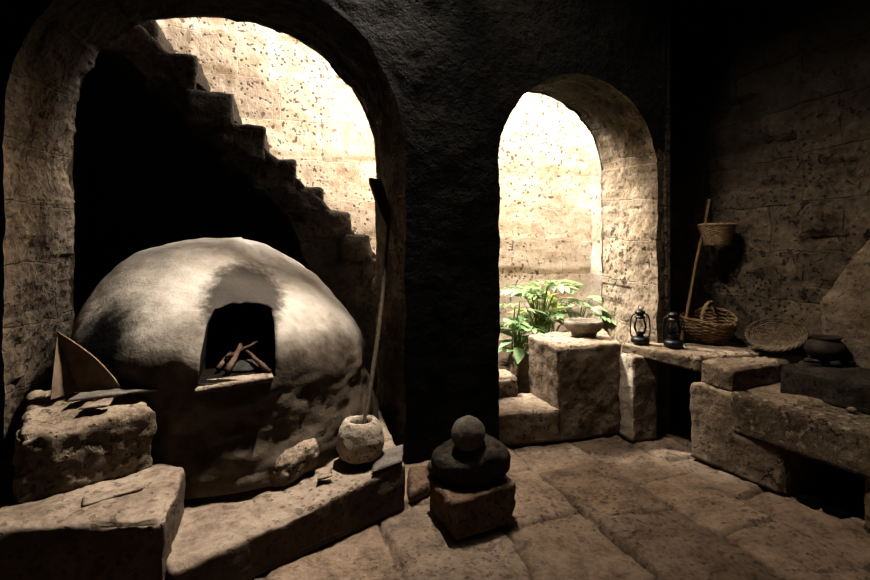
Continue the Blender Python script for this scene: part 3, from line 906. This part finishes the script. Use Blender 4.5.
plant('split_leaf_plant', (2.16, 4.32, .43), 'bright green lobed plant half hidden behind the pillar edge',
      [(-.02, -.05, .50, 180, 10, .24, .14, 5), (.0, -.08, .46, -30, 8, .22, .13, 5), (.03, -.05, .56, 60, 20, .22, .12, 5), (-.03, -.1, .38, 250, 0, .22, .13, 5), (.05, -.1, .34, -80, 0, .2, .12, 5)], M['leaf'], seed=3)
low = []
rr = random.Random(5)
for k in range(24):
    a = rr.uniform(0, 360); r_ = rr.uniform(.02, .12)
    low.append((r_*math.cos(R(a)), r_*math.sin(R(a)), rr.uniform(.10, .42), a, rr.uniform(0, 40), rr.uniform(.13, .18), rr.uniform(.035, .05), 0))
plant('broad_leaf_plant', (2.10, 4.14, .43), 'low pale grey green clump of long leaves above the steps', low, M['leaf2'], seed=4)
low = []
for k in range(44):
    a = rr.uniform(0, 360); r_ = rr.uniform(.05, .26)
    low.append((r_*math.cos(R(a))*1.2, r_*math.sin(R(a))*.6, rr.uniform(.28, .66), a, rr.uniform(-10, 45), rr.uniform(.09, .14), rr.uniform(.028, .042), 0))
plant('small_leaf_shrub', (2.62, 4.62, .43), 'yellow green small leaved shrub behind the tall split leaf plant', low, M['leaf3'], seed=6)
low = []
for k in range(20):
    a = rr.uniform(0, 360); r_ = rr.uniform(.03, .16)
    low.append((r_*math.cos(R(a)), r_*math.sin(R(a))*.7, rr.uniform(.12, .36), a, rr.uniform(-10, 30), rr.uniform(.10, .16), rr.uniform(.022, .035), 0))
plant('low_fern', (2.50, 4.22, .43), 'low light green leafy clump directly behind the parapet', low, M['leaf'], seed=8)

# ------------------------------------------------------------------ counter along the right wall
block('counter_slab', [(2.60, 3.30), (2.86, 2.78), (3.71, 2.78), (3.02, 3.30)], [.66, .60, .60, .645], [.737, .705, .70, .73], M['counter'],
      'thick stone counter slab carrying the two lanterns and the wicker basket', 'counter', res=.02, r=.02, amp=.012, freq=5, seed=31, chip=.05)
block('corner_slab', [(3.06, 3.24), (3.71, 2.80), (3.71, 3.56), (3.07, 3.56)], .60, .70, M['counter'],
      'stone slab filling the corner recess behind the lanterns', 'counter', res=.03, r=.015, amp=.006, seed=32, chip=.02)
block('counter_block', [(2.84, 2.50), (3.71, 2.64), (3.71, 2.77), (2.86, 2.77)], [.535, .535, .535, .535], [.685, .68, .695, .70], M['counter'],
      'squared counter stone next to the slab, in front of the round tray', 'counter', res=.02, r=.025, amp=.012, freq=6, seed=33, chip=.05)
# lower hearth bench with a niche
hb = empty('hearth_bench', (3.2, 2.2, 0))
tag(hb, 'low masonry hearth bench with a dark square niche under the stove block', 'bench')
def part(name, foot, z0, z1, m, parent, label=None, **k):
    o = par(obj(name, rock_bm(foot, z0, z1, **k), m), parent)
    if label: o['label'] = label
    return o
part('pier', [(2.87, 2.16), (3.71, 2.16), (3.71, 2.80), (2.79, 2.80)], 0, .535, M['counter'], hb, res=.02, r=.03, amp=.018, freq=5, seed=34, chip=.06)
part('lintel', [(2.93, 1.25), (3.71, 1.25), (3.71, 2.50), (2.83, 2.50)], [.30, .30, .30, .275], [.515, .52, .53, .535], M['whitewash'], hb, 'lintel with flaking whitewash', res=.02, r=.025, amp=.014, freq=5, seed=35, chip=.05)
part('pier', [(2.935, 1.25), (3.71, 1.25), (3.71, 1.79), (2.925, 1.79)], 0, .31, M['counter'], hb, res=.025, r=.03, amp=.02, freq=5, seed=36, chip=.06)
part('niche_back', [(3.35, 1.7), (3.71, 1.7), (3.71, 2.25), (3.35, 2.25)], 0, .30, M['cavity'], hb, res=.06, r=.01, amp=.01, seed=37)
part('pier', [(3.05, 3.0), (3.7, 3.0), (3.7, 3.56), (3.05, 3.56)], 0, .60, M['cavity'], hb, 'black fill for the shadowed opening under the corner slab', res=.05, r=.02, amp=.012, seed=38)  # solid block coloured black as the shade of the opening below the slab
for i, (x, y) in enumerate(((2.96, 2.06), (2.98, 1.93))):
    block('floor_brick', [(x-.06, y-.055), (x+.12, y-.055), (x+.12, y+.055), (x-.06, y+.055)], 0, .02, M['floor'], ('worn floor tile at the far end of the niche mouth', 'worn floor tile in the middle of the niche mouth')[i], 'tile', 'tiles in the niche mouth', res=.02, r=.006, amp=.004, seed=40+i, chip=.01)

# stove block, clay pot, embers
block('stove_block', [(3.27, 1.55), (3.70, 1.55), (3.66, 2.57), (3.17, 2.42)], [.525]*4, [.70, .705, .72, .715], M['basalt'],
      'dark rough stone stove block on the hearth bench under the clay pot', 'stove', res=.018, r=.025, amp=.016, freq=7, seed=41, chip=.05)
prof = [(0, 0), (.06, 0), (.105, .025), (.138, .07), (.145, .10), (.128, .14), (.10, .165), (.095, .178), (.112, .192), (.108, .197), (.088, .18), (.09, .16), (.12, .12), (.13, .09), (.09, .03), (0, .015)]
bm = lathe(bmesh.new(), prof, 40); jitter(bm, .003, 10, 3)
for v in bm.verts: v.co = v.co*.82+Vector((3.50, 2.35, .738))
pot = obj('clay_pot', bm, M['pot'], loc=(3.50, 2.35, .738)); tag(pot, 'round bellied black clay pot standing on the dark stove block', 'pot')
rr = random.Random(12)
emb = []
for k, (dx, dy, s, lab) in enumerate(((-.12, .02, .03, 'dark lump under the rim side of the clay pot nearest the tray'), (-.06, -.10, .026, 'dark lump at the front of the clay pot foot'), (.07, -.10, .028, 'dark lump beside the clay pot on the side away from the tray'), (.03, .10, .03, 'dark lump behind the clay pot'))):
    bm = blob_bm(s*1.3, s, s*.6, 3, .006, 20, k, .8)
    bmesh.ops.translate(bm, vec=(3.50+dx, 2.35+dy, .738), verts=bm.verts)
    tag(obj('charcoal_lump', bm, M['basalt'], loc=(3.50+dx, 2.35+dy, .72)), lab, 'charcoal', 'lumps propping the clay pot')
for k, (x, y, s, lab) in enumerate(((3.16, 1.98, .022, 'small pebble at the foot of the stove block nearest the tray'), (3.17, 1.84, .026, 'larger pebble at the foot of the stove block near the frame edge'))):
    bm = blob_bm(s*1.2, s, s*.8, 3, .004, 20, k+5, .7)
    bmesh.ops.translate(bm, vec=(x, y, .545), verts=bm.verts)
    tag(obj('pebble', bm, M['counter'], loc=(x, y, .53)), lab, 'stone', 'pebbles by the stove block')

# ------------------------------------------------------------------ baskets
def woven(bm, prof, rows, stakes, rad, amp):
    """prof(t) -> radius, z ; weavers pass in front of and behind the stakes"""
    for k in range(rows):
        t = (k+.5)/rows; r, z = prof(t); n = stakes*6
        pts = []
        for i in range(n):
            a = 2*math.pi*i/n
            q = r+amp*math.sin(a*stakes/2+math.pi*(k % 2))
            pts.append((q*math.cos(a), q*math.sin(a), z+.002*math.sin(a*5+k)))
        tube(bm, pts, rad, 5, closed=True)
    for i in range(stakes):
        a = 2*math.pi*(i+.5)/stakes
        tube(bm, [(prof(j/8)[0]*math.cos(a), prof(j/8)[0]*math.sin(a), prof(j/8)[1]) for j in range(9)], rad*.9, 5)

def wicker_basket():
    t = empty('wicker_basket', (3.40, 3.22, .722), (R(9), R(-7), 0))
    tag(t, 'large brown wicker basket with an arched handle on the stone counter', 'basket')
    prof = lambda q: (.125+.08*math.sin(q*math.pi*.55), .008+.205*q)
    bm = bmesh.new(); woven(bm, prof, 15, 22, .0085, .008)
    obj('woven_body', bm, M['wicker'], t)
    bm = lathe(bmesh.new(), [(0, .004), (.13, .004), (.14, .016), (.13, .022), (0, .018)], 28); obj('base', bm, M['wicker'], t)
    bm = bmesh.new()
    for q in range(3):
        pts = []
        for i in range(96):
            a = 2*math.pi*i/96; w = a*9+q*2*math.pi/3
            r = prof(1)[0]+.008*math.cos(w); pts.append((r*math.cos(a), r*math.sin(a), .212+.02*math.sin(a*2+1)+.009*math.sin(w)))
        tube(bm, pts, .0075, 5, closed=True)
    obj('rim', bm, M['wicker'], t)
    bm = bmesh.new()
    for q in range(2):
        pts = []
        for i in range(41):
            s = i/40; a = math.pi*s; w = s*36+q*math.pi
            c = Vector((-.195*math.cos(a), .0, .20+.14*math.sin(a)))
            c = Matrix.Rotation(R(28), 3, 'Z') @ c
            pts.append(c+Vector((.006*math.cos(w), .006*math.sin(w), .004*math.sin(w))))
        tube(bm, pts, .0085, 6)
    obj('handle', bm, M['wicker3'], t)
wicker_basket()

def hanging_basket():
    t = empty('hanging_basket', (3.56, 3.27, 1.53))
    tag(t, 'small tan basket hanging on the wall beside the leaning cane', 'basket')
    prof = lambda q: (.092+.042*q, .006+.165*q)
    bm = bmesh.new(); woven(bm, prof, 16, 26, .0062, .0055); obj('woven_body', bm, M['wicker3'], t)
    bm = lathe(bmesh.new(), [(0, .002), (.09, .002), (.096, .01), (.09, .016), (0, .013)], 24); obj('base', bm, M['wicker3'], t)
    bm = bmesh.new()
    for q in range(2):
        tube(bm, [((.137+.005*math.cos(i/64*2*math.pi*12+q*math.pi))*math.cos(2*math.pi*i/64), (.137+.005*math.cos(i/64*2*math.pi*12+q*math.pi))*math.sin(2*math.pi*i/64), .178+.006*math.sin(i/64*2*math.pi*12+q*math.pi)) for i in range(64)], .009, 6, closed=True)
    obj('rim', bm, M['wicker3'], t)
    bm = bmesh.new(); tube(bm, [(.13, 0, .175), (.145, .0, .20), (.16, 0, .205)], .005, 6); obj('hanging_loop', bm, M['cane'], t)
hanging_basket()
bm = bmesh.new(); tube(bm, [(3.67, 3.27, 1.73), (3.79, 3.27, 1.72)], .009, 8)
tag(obj('wall_peg', bm, M['wood'], loc=(3.75, 3.27, 1.72)), 'short wooden peg in the wall holding the small hanging basket', 'peg')

def tray():
    t = empty('woven_tray', (3.60, 2.77, .706))
    tag(t, 'round shallow coiled wicker tray leaning against the wall behind the counter stone', 'tray')
    n = Vector((-.48, -.24, .84)).normalized()
    rot = n.to_track_quat('Z', 'Y').to_matrix().to_4x4()
    bm = bmesh.new(); pts = []; turns, per = 11, 60
    for i in range(turns*per+1):
        a = 2*math.pi*i/per; q = i/(turns*per); r = .008+.178*q
        pts.append((r*math.cos(a), r*math.sin(a), .045*q*q*q+.003*math.sin(a*7)))
    tube(bm, pts, [.0098+.0025*math.sin(i*1.9) for i in range(len(pts))], 5)
    spoke = []
    bmesh.ops.transform(bm, matrix=Matrix.Translation(Vector((0, 0, .165*math.sqrt(1-n.z**2)+.012))) @ rot, verts=bm.verts)
    obj('coiled_dish', bm, M['wicker2'], t)
    bm = bmesh.new()
    for q in range(3):
        tube(bm, [((.188+.008*math.cos(i/84*2*math.pi*11+q*2.1))*math.cos(2*math.pi*i/84), (.188+.008*math.cos(i/84*2*math.pi*11+q*2.1))*math.sin(2*math.pi*i/84), .048+.008*math.sin(i/84*2*math.pi*11+q*2.1)) for i in range(84)], .008, 5, closed=True)
    bmesh.ops.transform(bm, matrix=Matrix.Translation(Vector((0, 0, .165*math.sqrt(1-n.z**2)+.012))) @ rot, verts=bm.verts)
    obj('rim', bm, M['wicker2'], t)
tray()

bm = bmesh.new()
a, b = Vector((3.20, 3.30, .705)), Vector((3.72, 3.50, 1.96))
tube(bm, [a.lerp(b, t/10)+Vector((.006*math.sin(t*.9), 0, 0)) for t in range(11)], [.0145-.0003*t for t in range(11)], 10)
tag(obj('cane_pole', bm, M['cane'], loc=a), 'long yellow cane leaning in the corner behind the small hanging basket', 'pole')

# ------------------------------------------------------------------ lanterns
def lantern(loc, rz, label, bail_up):
    t = empty('hurricane_lantern', loc, (0, 0, R(rz))); tag(t, label, 'lantern', 'lanterns on the counter slab')
    k = lathe(bmesh.new(), [(0, 0), (.066, 0), (.071, .006), (.072, .02), (.068, .038), (.055, .048), (.03, .053), (0, .053)], 28); obj('tank', k, M['metal'], t)
    bm = lathe(bmesh.new(), [(0, .05), (.026, .05), (.03, .06), (.024, .068), (.036, .074), (.038, .082), (.02, .09), (0, .092)], 20); obj('burner', bm, M['metal'], t)
    bm = lathe(bmesh.new(), [(.034, .084), (.043, .10), (.050, .125), (.048, .15), (.038, .18), (.032, .20), (.031, .203)], 24); obj('glass_globe', bm, M['glass'], t)
    bm = lathe(bmesh.new(), [(.036, .197), (.042, .203), (.040, .214), (.028, .218), (.028, .236), (.042, .24), (.042, .249), (.03, .262), (.016, .268), (0, .27)], 22); obj('hood', bm, M['metal'], t)
    for s in (-1, 1):
        bm = bmesh.new()
        tube(bm, [(s*x, 0, z) for x, z in ((.05, .04), (.070, .055), (.077, .09), (.075, .14), (.071, .19), (.060, .222), (.035, .236), (.02, .238))], .0055, 8)
        obj('frame_tube', bm, M['metal'], t)
    bm = bmesh.new()
    for z, r in ((.165, .049),):
        tube(bm, [(r*math.cos(q), r*math.sin(q), z) for q in [2*math.pi*i/28 for i in range(28)]], .0016, 5, closed=True)
    for s in (-1, 1):
        tube(bm, [(s*.03, -.035, .083), (s*.014, -.052, .13), (s*-.012, -.048, .165), (s*-.022, -.03, .2)], .0016, 5)
    obj('wire_guard', bm, M['metal'], t)
    bm = bmesh.new()
    if bail_up: pts = [(.016*math.sin(q), 0, .285-.016*math.cos(q)) for q in [2*math.pi*i/18 for i in range(18)]]; tube(bm, pts, .003, 6, closed=True); tube(bm, [(.012, -.01, .262), (.024, -.01, .282), (.024, -.01, .296)], .004, 6); 
    else: pts = [(.060*math.cos(q), .012+.045*math.sin(q), .225-.12*math.sin(q)) for q in [math.pi*i/18 for i in range(19)]]; tube(bm, pts, .003, 6)
    obj('bail', bm, M['metal'], t)
    bm = bmesh.new(); tube(bm, [(0, -.06, .03), (0, -.078, .032)], .011, 12); obj('filler_cap', bm, M['metal'], t)
lantern((2.755, 3.26, .738), -25, 'black hurricane lantern standing against the sunlit edge of the archway', True)
lantern((2.92, 3.08, .733), -50, 'black hurricane lantern standing in the shade between the basket and the other lantern', False)

# ------------------------------------------------------------------ light
def area(name, loc, target, sx, sy, power, color, spread=180):
    l = bpy.data.lights.new(name, 'AREA'); l.shape = 'RECTANGLE'; l.size = sx; l.size_y = sy
    l.energy = power; l.color = color; l.spread = R(spread)
    o = bpy.data.objects.new(name, l); o.location = loc
    o.rotation_euler = (Vector(target)-Vector(loc)).to_track_quat('-Z', 'Y').to_euler()
    COL.objects.link(o); return o
area('courtyard_sky', (2.2, 4.75, 5.9), (2.2, 4.75, 0), 2.8, 1.15, 640, (1, .975, .94))
area('roof_opening', (.92, 3.17, 4.46), (-.42, 2.95, .6), .5, .07, 74, (1, .92, .82), 72)
area('courtyard_glow', (.95, 4.8, 4.0), (2.75, 3.05, .45), .5, .5, 95, (1, .95, .86), 75)  # unseen lamp added to strengthen courtyard bounce light through the small arch
area('right_fill', (1.05, 2.5, 4.46), (3.2, 2.7, .8), .9, .45, 27, (1, .91, .80), 75)  # added fill lamp for the counter and right wall, no ceiling hole above

w = bpy.data.worlds.new('sky'); scene.world = w; w.use_nodes = True
w.node_tree.nodes['Background'].inputs[0].default_value = (.9, .95, 1, 1)
w.node_tree.nodes['Background'].inputs[1].default_value = .6

# ------------------------------------------------------------------ camera
cam = bpy.data.cameras.new('camera'); cam.sensor_width = 36; cam.lens = 20; cam.shift_y = -35/870
co = bpy.data.objects.new('camera', cam); COL.objects.link(co)
co.location = (0, 0, 1.45); co.rotation_euler = (R(90), 0, R(-17.2))
cam.clip_start = .02
scene.camera = co
scene.view_settings.view_transform = 'Standard'
scene.view_settings.exposure = 0
scene.view_settings.look = 'Medium High Contrast'
scene.cycles.max_bounces = 8; scene.cycles.diffuse_bounces = 5; scene.cycles.transparent_max_bounces = 12
scene.cycles.sample_clamp_indirect = 4
scene.cycles.caustics_reflective = False; scene.cycles.caustics_refractive = False
